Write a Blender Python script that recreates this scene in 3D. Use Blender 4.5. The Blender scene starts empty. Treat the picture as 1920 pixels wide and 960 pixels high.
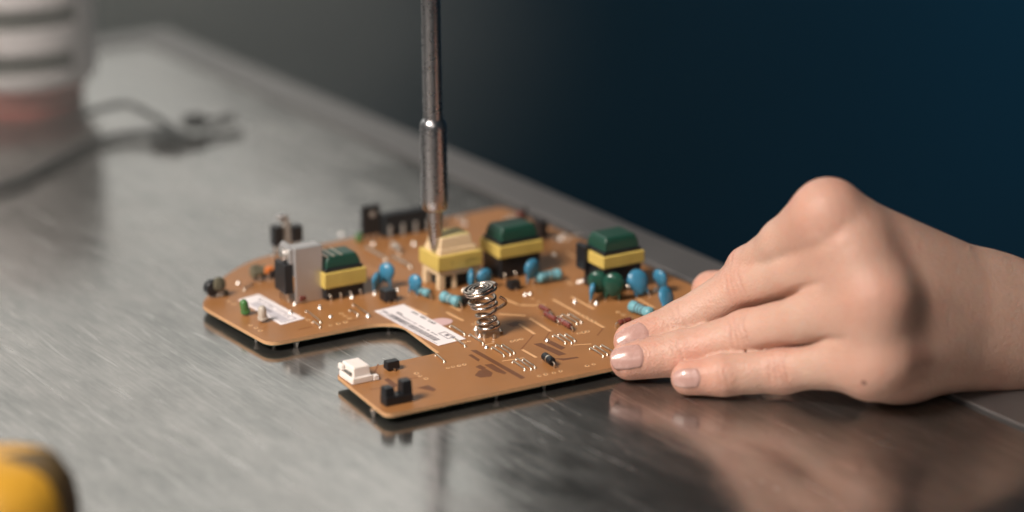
import bpy, math, random
import numpy as np
from mathutils import Vector, Matrix, Euler
random.seed(7)
S = 0.001                                   # everything below is written in millimetres
scene = bpy.context.scene
COL = scene.collection

# ------------------------------------------------------------------ camera
F, D, EL = 4800.0, 950.0, math.radians(18.5)    # 90 mm lens, 95 cm from the table
CAM = np.array([0, -D * math.cos(EL), D * math.sin(EL)])
AR = np.array([1.0, 0, 0])
AU = np.array([0, math.sin(EL), math.cos(EL)])
AW = np.array([0, math.cos(EL), -math.sin(EL)])
cam_d = bpy.data.cameras.new('camera')
cam = bpy.data.objects.new('camera', cam_d)
COL.objects.link(cam)
cam.location = Vector(CAM) * S
cam.rotation_euler = (math.radians(90) - EL, 0, 0)
cam_d.sensor_width = 36
cam_d.lens = F / 1920 * 36
cam_d.clip_start = 0.02
cam_d.clip_end = 50
cam_d.dof.use_dof = True
cam_d.dof.focus_distance = 0.842
cam_d.dof.aperture_fstop = 3.8
cam_d.dof.aperture_blades = 9
scene.camera = cam

# ------------------------------------------------------------------ world and lamps
world = bpy.data.worlds.new('World')
scene.world = world
world.use_nodes = True
wbg = world.node_tree.nodes['Background']
wbg.inputs[0].default_value = (0.32, 0.50, 0.62, 1)
wbg.inputs[1].default_value = 0.045


def area(name, loc, target, sx, sy, power, color, spread=180):
    d = bpy.data.lights.new(name, 'AREA')
    d.shape = 'RECTANGLE'
    d.size, d.size_y = sx * S, sy * S
    d.energy = power
    d.color = color
    d.spread = math.radians(spread)
    o = bpy.data.objects.new(name, d)
    COL.objects.link(o)
    o.location = Vector(loc) * S
    o.rotation_euler = (Vector(target) - Vector(loc)).to_track_quat('-Z', 'Y').to_euler()
    return o


area('key_lamp', (-740, -740, 980), (-25, -55, 20), 420, 420, 1.95, (1.0, 0.89, 0.80), 40)
area('front_lamp', (-260, -1250, 690), (20, -90, 20), 700, 300, 2.2, (1.0, 0.90, 0.82))  # unseen fill behind the camera, added for the hand and the screwdriver's streak
area('window_lamp', (-720, 1150, 620), (-150, -60, 0), 1500, 1000, 5.8, (1.0, 0.98, 0.92))  # unseen area light, added to brighten the left of the table
area('wall_lamp', (-720, 1080, -20), (-720, 1500, -300), 300, 200, 1.9, (1.0, 0.62, 0.34))  # unseen, added to warm the left of the backdrop
area('blue_lamp', (900, 900, 60), (700, 1500, -300), 500, 300, 2.4, (0.11, 0.60, 0.92))  # unseen, added to tint the right of the backdrop blue

vs = scene.view_settings
vs.view_transform = 'Standard'
vs.look = 'None'
vs.exposure = 0
vs.gamma = 1
scene.cycles.use_denoising = True
scene.cycles.max_bounces = 8
scene.cycles.sample_clamp_indirect = 4
scene.cycles.volume_step_rate = 3
scene.cycles.volume_max_steps = 64
scene.cycles.volume_bounces = 0


# ------------------------------------------------------------------ helpers
def P(x, y, z=0.0):
    """point at height z (mm) above the table that stands at photo pixel (x, y)"""
    d = (x - 960) / F * AR - (y - 480) / F * AU + AW
    t = (z - CAM[2]) / d[2]
    return CAM + t * d


def mat(name, color, rough=0.5, metal=0.0, spec=0.5, var=0.0, vscale=0.3, bump=0.0, bscale=1.0,
        coat=0.0, trans=0.0, sss=0.0):
    m = bpy.data.materials.new(name)
    m.use_nodes = True
    nt = m.node_tree
    b = nt.nodes['Principled BSDF']
    b.inputs['Base Color'].default_value = (*color, 1)
    b.inputs['Roughness'].default_value = rough
    b.inputs['Metallic'].default_value = metal
    b.inputs['Specular IOR Level'].default_value = spec
    b.inputs['Coat Weight'].default_value = coat
    b.inputs['Transmission Weight'].default_value = trans
    if sss:
        b.inputs['Subsurface Weight'].default_value = sss
        b.inputs['Subsurface Radius'].default_value = (0.0012, 0.0009, 0.0006)
        b.inputs['Subsurface Scale'].default_value = 1.0
    if var or bump:
        tc = nt.nodes.new('ShaderNodeTexCoord')
        if var:
            n = nt.nodes.new('ShaderNodeTexNoise')
            n.inputs['Scale'].default_value = vscale * 1000
            n.inputs['Detail'].default_value = 5
            n.inputs['Roughness'].default_value = 0.6
            nt.links.new(tc.outputs['Object'], n.inputs['Vector'])
            mx = nt.nodes.new('ShaderNodeMix')
            mx.data_type = 'RGBA'
            mx.inputs[6].default_value = (*[c * (1 - var) for c in color], 1)
            mx.inputs[7].default_value = (*[min(1, c * (1 + var)) for c in color], 1)
            nt.links.new(n.outputs['Fac'], mx.inputs[0])
            nt.links.new(mx.outputs[2], b.inputs['Base Color'])
            mr = nt.nodes.new('ShaderNodeMapRange')
            mr.inputs['To Min'].default_value = max(0.02, rough - 0.1)
            mr.inputs['To Max'].default_value = min(1, rough + 0.1)
            nt.links.new(n.outputs['Fac'], mr.inputs['Value'])
            nt.links.new(mr.outputs[0], b.inputs['Roughness'])
        if bump:
            n2 = nt.nodes.new('ShaderNodeTexNoise')
            n2.inputs['Scale'].default_value = bscale * 1000
            n2.inputs['Detail'].default_value = 4
            nt.links.new(tc.outputs['Object'], n2.inputs['Vector'])
            bp = nt.nodes.new('ShaderNodeBump')
            bp.inputs['Strength'].default_value = bump
            bp.inputs['Distance'].default_value = 0.0003
            nt.links.new(n2.outputs['Fac'], bp.inputs['Height'])
            nt.links.new(bp.outputs[0], b.inputs['Normal'])
    return m


class MB:
    """collects shapes in millimetres; build() links them as one mesh object"""

    def __init__(self):
        self.v, self.f = [], []

    def add(self, vs, fs):
        n = len(self.v)
        self.v += [tuple(p) for p in vs]
        self.f += [tuple(i + n for i in q) for q in fs]
        return self

    def box(self, x0, x1, y0, y1, z0, z1, tx=0, ty=0):
        """box; tx, ty shrink the top"""
        vs = [(x0, y0, z0), (x1, y0, z0), (x1, y1, z0), (x0, y1, z0),
              (x0 + tx, y0 + ty, z1), (x1 - tx, y0 + ty, z1), (x1 - tx, y1 - ty, z1), (x0 + tx, y1 - ty, z1)]
        return self.add(vs, [(3, 2, 1, 0), (4, 5, 6, 7), (0, 1, 5, 4), (1, 2, 6, 5), (2, 3, 7, 6), (3, 0, 4, 7)])

    def prism(self, poly, z0, z1):
        n = len(poly)
        vs = [(x, y, z0) for x, y in poly] + [(x, y, z1) for x, y in poly]
        fs = [tuple(range(n - 1, -1, -1)), tuple(range(n, 2 * n))]
        fs += [(i, (i + 1) % n, n + (i + 1) % n, n + i) for i in range(n)]
        return self.add(vs, fs)

    def tube(self, path, r, n=8, caps=True):
        path = [Vector(p) for p in path]
        rs = r if isinstance(r, (list, tuple)) else [r] * len(path)
        vs, fs = [], []
        ref = None
        for i, p in enumerate(path):
            a = path[max(0, i - 1)]
            b = path[min(len(path) - 1, i + 1)]
            t = (b - a).normalized()
            if ref is None:
                ref = t.orthogonal().normalized()
            ref = (ref - t * ref.dot(t)).normalized()
            s = t.cross(ref)
            for k in range(n):
                q = 2 * math.pi * k / n
                vs.append(p + (ref * math.cos(q) + s * math.sin(q)) * rs[i])
        for i in range(len(path) - 1):
            for k in range(n):
                fs.append((i * n + k, i * n + (k + 1) % n, (i + 1) * n + (k + 1) % n, (i + 1) * n + k))
        if caps:
            fs.append(tuple(range(n - 1, -1, -1)))
            m = (len(path) - 1) * n
            fs.append(tuple(range(m, m + n)))
        return self.add(vs, fs)

    def lathe(self, prof, n=24, axis='z', c=(0, 0, 0), a0=0.0, a1=2 * math.pi):
        full = abs(a1 - a0 - 2 * math.pi) < 1e-6
        m = n if full else n + 1
        vs, fs = [], []
        for r, h in prof:
            for k in range(m):
                q = a0 + (a1 - a0) * k / n
                x, y, z = r * math.cos(q), r * math.sin(q), h
                if axis == 'x':
                    x, y, z = z, x, y
                vs.append((x + c[0], y + c[1], z + c[2]))
        for i in range(len(prof) - 1):
            for k in range(n):
                k2 = (k + 1) % m
                fs.append((i * m + k, i * m + k2, (i + 1) * m + k2, (i + 1) * m + k))
        if full:
            if prof[0][0] > 1e-6:
                fs.append(tuple(range(m - 1, -1, -1)))
            if prof[-1][0] > 1e-6:
                k = (len(prof) - 1) * m
                fs.append(tuple(range(k, k + m)))
        return self.add(vs, fs)

    def blob(self, c, r, n=14, m=9, tear=0.0):
        """ellipsoid; tear > 0 pulls the underside into a drip"""
        vs, fs = [], []
        for i in range(m + 1):
            th = math.pi * i / m
            z = math.cos(th)
            w = math.sin(th)
            if tear and z < 0:
                w *= 1 - tear * (-z) ** 1.5 * 0.6
                z *= 1 + tear
            for k in range(n):
                q = 2 * math.pi * k / n
                vs.append((c[0] + r[0] * w * math.cos(q), c[1] + r[1] * w * math.sin(q), c[2] + r[2] * z))
        for i in range(m):
            for k in range(n):
                fs.append((i * n + k, (i + 1) * n + k, (i + 1) * n + (k + 1) % n, i * n + (k + 1) % n))
        return self.add(vs, fs)

    def mesh(self, name, smooth=35):
        me = bpy.data.meshes.new(name)
        me.from_pydata([(x * S, y * S, z * S) for x, y, z in self.v], [], self.f)
        me.validate()
        if smooth:
            me.shade_smooth()
            me.set_sharp_from_angle(angle=math.radians(smooth))
        me.update()
        return me

    def build(self, name, material, parent=None, loc=(0, 0, 0), rot=(0, 0, 0), bevel=0.0, smooth=35, seg=2):
        me = self.mesh(name, smooth)
        me.materials.append(material)
        o = bpy.data.objects.new(name, me)
        COL.objects.link(o)
        o.parent = parent
        o.location = Vector(loc) * S
        o.rotation_euler = rot
        if bevel:
            b = o.modifiers.new('bevel', 'BEVEL')
            b.width = bevel * S
            b.segments = seg
            b.limit_method = 'ANGLE'
            b.angle_limit = math.radians(30)
            b.harden_normals = True
        return o


def empty(name, loc=(0, 0, 0), rot=(0, 0, 0), parent=None):
    o = bpy.data.objects.new(name, None)
    o.empty_display_size = 0.005
    COL.objects.link(o)
    o.parent = parent
    o.location = Vector(loc) * S
    o.rotation_euler = rot
    return o


def tag(o, label=None, category=None, group=None, kind=None):
    if label:
        o['label'] = label
    if category:
        o['category'] = category
    if group:
        o['group'] = group
    if kind:
        o['kind'] = kind
    return o


# ------------------------------------------------------------------ materials
M = {}
M['board'] = mat('phenolic_board', (0.315, 0.143, 0.050), 0.42, var=0.18, vscale=0.07, bump=0.05, bscale=0.6, spec=0.45)
M['board_edge'] = mat('board_edge', (0.52, 0.30, 0.15), 0.7, var=0.2, vscale=0.8)
M['solder_side'] = mat('solder_side', (0.035, 0.06, 0.04), 0.5)
M['tape'] = mat('yellow_tape', (0.56, 0.42, 0.11), 0.42, var=0.06, vscale=0.2, spec=0.4)
M['cream'] = mat('cream_plastic', (0.68, 0.52, 0.33), 0.45, var=0.06, vscale=0.2, sss=0.1)
M['pale_paper'] = mat('pale_yellow_paper', (0.66, 0.54, 0.22), 0.5, var=0.05, vscale=0.3)
M['green_core'] = mat('green_core', (0.012, 0.055, 0.038), 0.36, var=0.15, vscale=0.3)
M['black'] = mat('black_plastic', (0.012, 0.014, 0.017), 0.38, var=0.2, vscale=0.4, bump=0.1, bscale=2)
M['black_matte'] = mat('black_matte', (0.010, 0.014, 0.018), 0.6)
M['blue'] = mat('blue_epoxy', (0.045, 0.20, 0.33), 0.24, var=0.12, vscale=0.4, bump=0.15, bscale=0.5)
M['green_epoxy'] = mat('green_epoxy', (0.012, 0.065, 0.045), 0.2, var=0.2, vscale=0.4, bump=0.15, bscale=0.5)
M['resistor'] = mat('resistor_blue', (0.15, 0.36, 0.42), 0.35, var=0.1, vscale=0.6)
M['brown'] = mat('brown_glass', (0.17, 0.045, 0.035), 0.2, var=0.2, vscale=0.6)
M['wire'] = mat('tinned_wire', (0.74, 0.66, 0.56), 0.36, metal=1.0, var=0.05, vscale=0.8)
M['solder'] = mat('solder', (0.80, 0.76, 0.72), 0.4, metal=1.0)
M['aluminium'] = mat('aluminium', (0.56, 0.55, 0.55), 0.42, metal=0.75, var=0.06, vscale=0.4, bump=0.08, bscale=1.5)
M['steel_bit'] = mat('chromed_steel', (0.52, 0.52, 0.54), 0.28, metal=1.0, var=0.12, vscale=0.25, bump=0.03, bscale=0.8)
M['spring'] = mat('spring_steel', (0.60, 0.53, 0.47), 0.22, metal=1.0, var=0.08, vscale=0.5)
M['paper'] = mat('label_paper', (0.82, 0.77, 0.78), 0.55, var=0.03, vscale=0.2)
M['pink_paper'] = mat('pink_label', (0.62, 0.42, 0.42), 0.5)
M['ink'] = mat('label_ink', (0.05, 0.045, 0.06), 0.6)
M['ink_grey'] = mat('grey_ink', (0.22, 0.20, 0.23), 0.6)
M['ink_blue'] = mat('pale_blue_ink', (0.52, 0.50, 0.54), 0.6)
M['tape_ink'] = mat('tape_print', (0.25, 0.19, 0.05), 0.5)
M['trace'] = mat('copper_trace', (0.70, 0.41, 0.20), 0.4, var=0.1, vscale=0.5)
M['silk'] = mat('dark_print', (0.145, 0.058, 0.026), 0.5, var=0.2, vscale=0.4)
M['silk_line'] = mat('brown_print', (0.22, 0.085, 0.03), 0.5)
M['white_plastic'] = mat('white_plastic', (0.80, 0.74, 0.70), 0.4, sss=0.1)
M['led_green'] = mat('green_lens', (0.10, 0.28, 0.09), 0.12, var=0.1, trans=0.35)
M['led_clear'] = mat('clear_lens', (0.66, 0.60, 0.52), 0.15, trans=0.3)
M['orange'] = mat('orange_plastic', (0.70, 0.20, 0.04), 0.35)
M['olive'] = mat('olive_plastic', (0.13, 0.12, 0.08), 0.45)
M['grey_plastic'] = mat('grey_plastic', (0.36, 0.34, 0.31), 0.5)
M['red'] = mat('red_plastic', (0.50, 0.13, 0.10), 0.45)
M['device_white'] = mat('device_white', (0.92, 0.88, 0.89), 0.4, var=0.04, vscale=0.03)
M['device_dark'] = mat('device_slot', (0.12, 0.125, 0.11), 0.5)
M['rubber'] = mat('black_rubber', (0.018, 0.024, 0.026), 0.55, var=0.2, vscale=0.2)
M['yellow'] = mat('yellow_plastic', (0.62, 0.33, 0.035), 0.38, var=0.05, vscale=0.05)
M['brown_rubber'] = mat('brown_rubber', (0.13, 0.085, 0.035), 0.5)  # darker brown painted for the handle's shaded side
M['trim'] = mat('trim_metal', (0.25, 0.24, 0.24), 0.45, metal=0.85, var=0.08, vscale=0.02, bump=0.03, bscale=0.8)
M['wall'] = mat('backdrop_paint', (0.017, 0.055, 0.080), 0.75, var=0.25, vscale=0.002)
M['floor'] = mat('dark_floor', (0.030, 0.045, 0.058), 0.7, var=0.25, vscale=0.003)


def table_material():
    m = bpy.data.materials.new('scratched_steel')
    m.use_nodes = True
    nt = m.node_tree
    N, L = nt.nodes, nt.links
    b = N['Principled BSDF']
    b.inputs['Metallic'].default_value = 1.0
    tc = N.new('ShaderNodeTexCoord')

    def noise(scale, stretch, rot, detail=6, rough=0.6, dist=0.0):
        mp = N.new('ShaderNodeMapping')
        mp.inputs['Scale'].default_value = (stretch, 1, 1)
        mp.inputs['Rotation'].default_value = (0, 0, rot)
        L.new(tc.outputs['Object'], mp.inputs['Vector'])
        n = N.new('ShaderNodeTexNoise')
        n.inputs['Scale'].default_value = scale
        n.inputs['Detail'].default_value = detail
        n.inputs['Roughness'].default_value = rough
        n.inputs['Distortion'].default_value = dist
        L.new(mp.outputs[0], n.inputs['Vector'])
        return n.outputs['Fac']

    def rng(v, a, b2, c, d):
        r = N.new('ShaderNodeMapRange')
        for i, q in enumerate((a, b2, c, d)):
            r.inputs[i + 1].default_value = q
        L.new(v, r.inputs[0])
        return r.outputs[0]

    def math2(op, a, b2):
        q = N.new('ShaderNodeMath')
        q.operation = op
        for i, x in enumerate((a, b2)):
            if isinstance(x, (int, float)):
                q.inputs[i].default_value = x
            else:
                L.new(x, q.inputs[i])
        return q.outputs[0]

    brushed = noise(900, 0.045, 0.0, 5, 0.7)          # rolling grain along the table edge
    broad = noise(26, 0.30, 0.1, 7, 0.68, 0.3)        # worn, hazy patches
    fine = noise(120, 0.35, 0.5, 6, 0.7)
    s1 = rng(noise(420, 0.05, 0.15, 3, 0.5, 0.5), 0.62, 0.70, 0, 1)
    s2 = rng(noise(380, 0.06, 0.75, 3, 0.5, 0.6), 0.64, 0.71, 0, 1)
    s3 = rng(noise(500, 0.08, -0.5, 3, 0.5, 0.6), 0.67, 0.74, 0, 1)
    scr = math2('MAXIMUM', math2('MAXIMUM', s1, s2), s3)
    blot = noise(11, 0.7, 0.4, 5, 0.6, 0.8)           # smears and wiped patches
    patch = rng(math2('ADD', math2('MULTIPLY', broad, 0.5), math2('MULTIPLY', blot, 0.5)), 0.38, 0.66, 0.2, 1.0)
    scr = math2('MULTIPLY', scr, patch)
    rough = math2('ADD', rng(broad, 0.3, 0.7, 0.07, 0.16), math2('MULTIPLY', rng(fine, 0.35, 0.7, 0.0, 1.0), 0.10))
    rough = math2('ADD', rough, rng(blot, 0.42, 0.62, -0.02, 0.05))
    rough = math2('ADD', rough, math2('MULTIPLY', scr, 0.16))
    L.new(rough, b.inputs['Roughness'])
    col = N.new('ShaderNodeMix')
    col.data_type = 'RGBA'
    col.inputs[6].default_value = (0.26, 0.265, 0.255, 1)
    col.inputs[7].default_value = (0.53, 0.51, 0.49, 1)
    L.new(rng(math2('ADD', math2('ADD', math2('MULTIPLY', broad, 0.4), math2('MULTIPLY', fine, 0.35)), math2('MULTIPLY', brushed, 0.25)), 0.40, 0.60, 0, 1), col.inputs[0])
    c2 = N.new('ShaderNodeMix')
    c2.data_type = 'RGBA'
    L.new(scr, c2.inputs[0])
    L.new(col.outputs[2], c2.inputs[6])
    c2.inputs[7].default_value = (0.74, 0.72, 0.70, 1)
    L.new(c2.outputs[2], b.inputs['Base Color'])
    bp = N.new('ShaderNodeBump')
    bp.inputs['Strength'].default_value = 0.35
    bp.inputs['Distance'].default_value = 0.00006
    h = math2('ADD', math2('MULTIPLY', brushed, 0.35), math2('MULTIPLY', scr, -0.4))
    h = math2('ADD', h, math2('MULTIPLY', noise(60, 0.5, 0.3, 6, 0.65), 1.5))
    L.new(h, bp.inputs['Height'])
    L.new(bp.outputs[0], b.inputs['Normal'])
    # thin worn film that scatters a little light
    df = N.new('ShaderNodeBsdfPrincipled')
    df.inputs['Base Color'].default_value = (0.40, 0.385, 0.37, 1)
    df.inputs['Metallic'].default_value = 1.0
    df.inputs['Roughness'].default_value = 0.58
    ms = N.new('ShaderNodeMixShader')
    L.new(rng(patch, 0, 1, 0.12, 0.28), ms.inputs[0])
    L.new(b.outputs[0], ms.inputs[1])
    L.new(df.outputs[0], ms.inputs[2])
    L.new(ms.outputs[0], N['Material Output'].inputs['Surface'])
    return m


M['table'] = table_material()

# ------------------------------------------------------------------ setting: floor and backdrop
wall = MB().box(-3200, 3200, 0, 40, -760, 1500).build('backdrop_wall', M['wall'], loc=(0, 1500, 0))
tag(wall, kind='structure')
floor = MB().box(-3200, 3200, -2600, 1500, -800, -760).build('floor', M['floor'])
tag(floor, kind='structure')

# ------------------------------------------------------------------ table
EA = math.radians(-55.8)                       # direction of the long table edge
TC = P(345, 72)                                # far corner
table = empty('work_table', (TC[0], TC[1], -760), (0, 0, EA))
tag(table, 'large scratched steel workbench top with flat metal edge trim', 'table')
TR = 21.0                                      # width of the trim
LA, LB = 1150, 760
MB().box(0, LA, -LB, -TR - 0.9, -28, 0).build('table_top', M['table'], table, loc=(0, 0, 760), bevel=0.4)
tr = MB().box(0, LA, -TR, 0, -28, 1.3).build('edge_trim', M['trim'], table, loc=(0, 0, 760), bevel=0.6)
MB().box(-TR, -0.3, -LB, 0, -28, 1.3).build('edge_trim', M['trim'], table, loc=(0, 0, 760), bevel=0.6)
for x in (40, LA - 60):
    for y in (-LB + 40, -60):
        MB().box(x - 20, x + 20, y - 20, y + 20, -760, -29).build('leg', M['trim'], table, loc=(0, 0, 760), bevel=2)

# ------------------------------------------------------------------ circuit board
BT, BG = 1.5, 2.2                               # board thickness, gap under it
BZ = BT + BG
AX = math.radians(30.5)                         # direction of the board's long side
BO = P(900, 580)
BO[2] = 0
board = empty('circuit_board', BO)
tag(board, 'orange brown circuit board crowded with electronic components on the steel table', 'circuit board')


def B(x, y, h=0.0):
    """place on the board (relative to its root) seen at photo pixel (x, y), h mm above the board's face"""
    p = P(x, y, BZ + h) - BO
    return Vector(p)


RU = Euler((0, 0, AX))
LOC = lambda p: Matrix.Rotation(-AX, 3, 'Z') @ Vector(p)


def rounded(pts, radii, n=6):
    out = []
    k = len(pts)
    for i in range(k):
        p, a, b = Vector(pts[i]), Vector(pts[i - 1]), Vector(pts[(i + 1) % k])
        r = radii[i]
        if r <= 0:
            out.append(tuple(p))
            continue
        d1, d2 = (a - p), (b - p)
        r1 = min(r, d1.length * 0.48, d2.length * 0.48)
        p1, p2 = p + d1.normalized() * r1, p + d2.normalized() * r1
        for j in range(n + 1):
            t = j / n
            out.append(tuple(p1 * (1 - t) ** 2 + p * 2 * t * (1 - t) + p2 * t * t))
    return out


outline_px = [(376, 572, 5), (505, 644, 5), (700, 606, 14), (752, 606, 11), (824, 661, 0.5), (630, 702, 2),
              (724, 778, 3.5), (1468, 622, 4), (1290, 531, 0), (940, 387, 4), (470, 486, 12), (414, 522, 9)]
outline = [(B(x, y).x, B(x, y).y) for x, y, r in outline_px]
outline = rounded(outline, [r for *_, r in outline_px])
slab = MB().prism(outline, 0.25, BT - 0.04).build('substrate', M['board_edge'], board, loc=(0, 0, BG))
inset = outline
MB().prism(outline, BT - 0.038, BT).build('board_face', M['board'], slab)
MB().prism(outline, 0.0, 0.248).build('solder_face', M['solder_side'], slab)
pins = MB()
dense = []
for j in range(len(outline)):
    a_, b_ = Vector(outline[j - 1]), Vector(outline[j])
    k_ = max(1, int((b_ - a_).length / 1.5))
    dense += [tuple(a_.lerp(b_, t_ / k_)) for t_ in range(k_)]
for i in range(150):
    x, y = random.uniform(430, 1230), random.uniform(420, 740)
    p = B(x, y)
    inside = False
    for j in range(len(outline)):
        (x1, y1), (x2, y2) = outline[j], outline[j - 1]
        if (y1 > p.y) != (y2 > p.y) and p.x < (x2 - x1) * (p.y - y1) / (y2 - y1) + x1:
            inside = not inside
    edge_d = min((Vector((*q, 0)) - Vector((p.x, p.y, 0))).length for q in dense)
    if inside and edge_d > 5:
        pins.lathe([(0.9, BG), (0.5, BG - 0.6), (0.3, 0.05 + random.random() * 0.9)], 6, c=(p.x, p.y, 0))
for x, y in ((552, 629), (556, 632), (930, 728), (480, 622), (700, 760), (1020, 710)):
    p = B(x, y)
    pins.lathe([(1.1, BG), (0.7, BG - 0.7), (0.35, 0.02)], 7, c=(p.x, p.y, 0))
tag(pins.build('solder_joints', M['solder'], board), kind='stuff')


# ---- traces, prints and dark marks on the face
def strip(pts, w, name, material, h=0.05, parent=board):
    q = [B(x, y) for x, y in pts]
    m = MB()
    for a, b in zip(q, q[1:]):
        t = (b - a).normalized()
        s = Vector((-t.y, t.x, 0)) * w / 2
        e = t * w * 0.3
        m.prism([tuple((a - e - s).xy), tuple((b + e - s).xy), tuple((b + e + s).xy), tuple((a - e + s).xy)], 0, h)
    return m.build(name, material, parent, loc=(0, 0, BZ + 0.004))


for k, pts in enumerate([[(945, 560), (973, 572), (1012, 573)], [(1038, 562), (1132, 614)], [(1072, 557), (1113, 579)],
            [(994, 597), (1032, 621)], [(974, 608), (1002, 626)], [(936, 589), (984, 592)], [(980, 656), (1005, 670)],
            [(1196, 560), (1226, 577)], [(838, 586), (868, 601)], [(846, 574), (862, 582)], [(1150, 521), (1172, 532)],
            [(860, 520), (884, 532)], [(1040, 440), (1062, 451)], [(1064, 474), (1078, 482)],
            [(765, 575), (800, 590)]]):
    strip(pts, 1.0, 'trace', M['trace'])
for k, pts in enumerate([[(1132, 614), (1120, 629)], [(1032, 621), (1020, 638)], [(1002, 626), (977, 655)],
            [(1075, 647), (1108, 645)], [(942, 677), (982, 671)], [(908, 647), (925, 643)], [(1035, 481), (1080, 470)],
            [(700, 704), (709, 683)], [(755, 711), (785, 708)], [(695, 730), (712, 728)], [(450, 540), (478, 526)],
            [(560, 618), (585, 612)], [(640, 552), (688, 543)], [(640, 605), (700, 593)]]):
    strip(pts, 0.5, 'print_line', M['trace'] if k in (3, 4, 5) else M['silk_line'], 0.03)


def flat(px, name, material, h=0.03, lift=0.004, parent=board):
    q = [B(x, y) for x, y in px]
    return MB().prism([(p.x, p.y) for p in q], 0, h).build(name, material, parent, loc=(0, 0, BZ + lift))


# flat dark brown marks
for px in ([(882, 657), (893, 656), (985, 708), (977, 711)],
           [(878, 666), (884, 664), (900, 674), (897, 678)],
           [(891, 688), (900, 684), (912, 690), (905, 694)],
           [(890, 704), (898, 695), (912, 692), (924, 699), (921, 706), (900, 708)],
           [(908, 684), (922, 682), (950, 699), (946, 702), (930, 697)],
           [(1000, 645), (1015, 643), (1062, 664), (1048, 667)],
           [(1022, 641), (1034, 639), (1060, 652), (1052, 656)],
           [(1038, 672), (1058, 672), (1082, 669), (1086, 671), (1056, 676)],  # painted cast shadow of the black diode
           [(783, 727), (803, 722), (818, 730), (812, 734)],
           [(720, 712), (728, 709), (746, 722), (740, 727)],
           [(948, 608), (968, 603), (980, 607), (962, 613)]):  # painted cast shadow of the coil spring
    flat(px, 'printed_mark', M['silk'])


# ---- jumper wires
def jumper(a, b, h=0.75, r=0.27, name='jumper_wire'):
    p, q = B(*a), B(*b)
    d = (q - p).normalized()
    z = Vector((0, 0, 1))
    zz = Vector((0, 0, 0))
    p2, q2 = p + zz, q + zz
    m = MB().tube([p2 - d * 0.1, p2 + z * h * 0.6, p2 + d * 0.5 + z * h, q2 - d * 0.5 + z * h, q2 + z * h * 0.6, q2 + d * 0.1], r, 8)
    for e in (p2, q2):
        m.lathe([(0.5, 0), (0.42, 0.2), (0.28, 0.45)], 9, c=tuple(e))
    return m.build(name, M['wire'], board, smooth=60)


for a, b in [((922, 654), (945, 669)), ((930, 649), (957, 667)), ((941, 649), (964, 664)),
             ((961, 680), (984, 695)), ((968, 675), (996, 694)), ((980, 676), (1003, 691)),
             ((1037, 631), (1060, 645)), ((1047, 629), (1072, 645)), ((1060, 629), (1078, 641)),
             ((1045, 596), (1072, 611)), ((1053, 592), (1082, 609)), ((1066, 591), (1090, 606)),
             ((1106, 655), (1131, 670)), ((1114, 651), (1139, 667)), ((1127, 650), (1150, 663)),
             ((662, 573), (693, 594)), ((656, 583), (671, 593)), ((574, 585), (601, 606)), ((587, 605), (600, 615)),
             ((817, 667), (833, 680)), ((844, 613), (871, 629)), ((880, 630), (906, 647)), ((852, 638), (872, 651)),
             ((735, 466), (748, 476)), ((458, 545), (474, 535)), ((1180, 500), (1190, 506)), ((1052, 444), (1066, 450))]:
    jumper(a, b)
jumper((686, 467), (724, 489), 0.7, 0.62)
jumper((734, 483), (770, 503), 0.7, 0.62)


def pin(x, y, h=1.6, r=0.5):
    p = B(x, y)
    MB().lathe([(r * 2.0, 0), (r * 1.4, 0.35), (r, 0.7), (r * 0.9, h), (r * 0.4, h + 0.3)], 10).build(
        'solder_pin', M['solder'], board, loc=p, smooth=60)


for x, y in [(620, 594), (690, 594), (912, 652), (893, 618), (900, 632), (1026, 639), (553, 571), (447, 532), (516, 480),
             (660, 558), (703, 552), (1085, 530), (1092, 527), (745, 545), (893, 560), (985, 553), (994, 552), (1040, 478),
             (1052, 450), (1058, 443), (776, 459), (860, 412), (872, 420), (640, 440), (700, 458), (835, 553), (1118, 570),
             (600, 578), (870, 545), (1230, 545), (1200, 545), (545, 588), (1078, 567)]:
    pin(x, y, random.uniform(0.4, 1.2), random.uniform(0.4, 0.6))


rp = random.Random(11)
for x0, y0, n_, dx, dy in [(560, 590, 4, 9, 5), (640, 588, 3, 8, 4.5), (900, 600, 3, -6, 4), (1000, 560, 3, 10, 5.6), (1090, 590, 4, 8, 4.5), (1085, 625, 3, 8, -1.8),
                           (840, 690, 4, 10, -2.2), (780, 700, 3, 9, 5), (1010, 705, 4, 14, -3), (1100, 686, 2, 14, -3), (880, 640, 2, -10, 2), (960, 640, 3, 9, -2),
                           (690, 500, 3, 9, 5), (1050, 520, 4, 7, 4), (1040, 500, 3, 9, -2), (1160, 585, 2, 9, 5), (470, 610, 3, 9, 5), (430, 565, 2, 8, 5), (620, 610, 3, 14, -3)]:
    for k in range(n_):
        p_ = B(x0 + dx * k + rp.uniform(-1, 1), y0 + dy * k)
        ok = False
        for j in range(len(outline)):
            (x1, y1), (x2, y2) = outline[j], outline[j - 1]
            if (y1 > p_.y) != (y2 > p_.y) and p_.x < (x2 - x1) * (p_.y - y1) / (y2 - y1) + x1:
                ok = not ok
        if ok:
            r_ = rp.uniform(0.42, 0.62)
            pd = MB().lathe([(r_ * 1.5, 0), (r_ * 1.4, 0.05)], 12).build('pad', M['trace'], board, loc=p_ + Vector((0, 0, 0.006)))
            MB().lathe([(r_ * 0.7, 0.051), (r_ * 0.6, 0.056)], 10).build('drilled_hole', M['black_matte'], pd)


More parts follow.
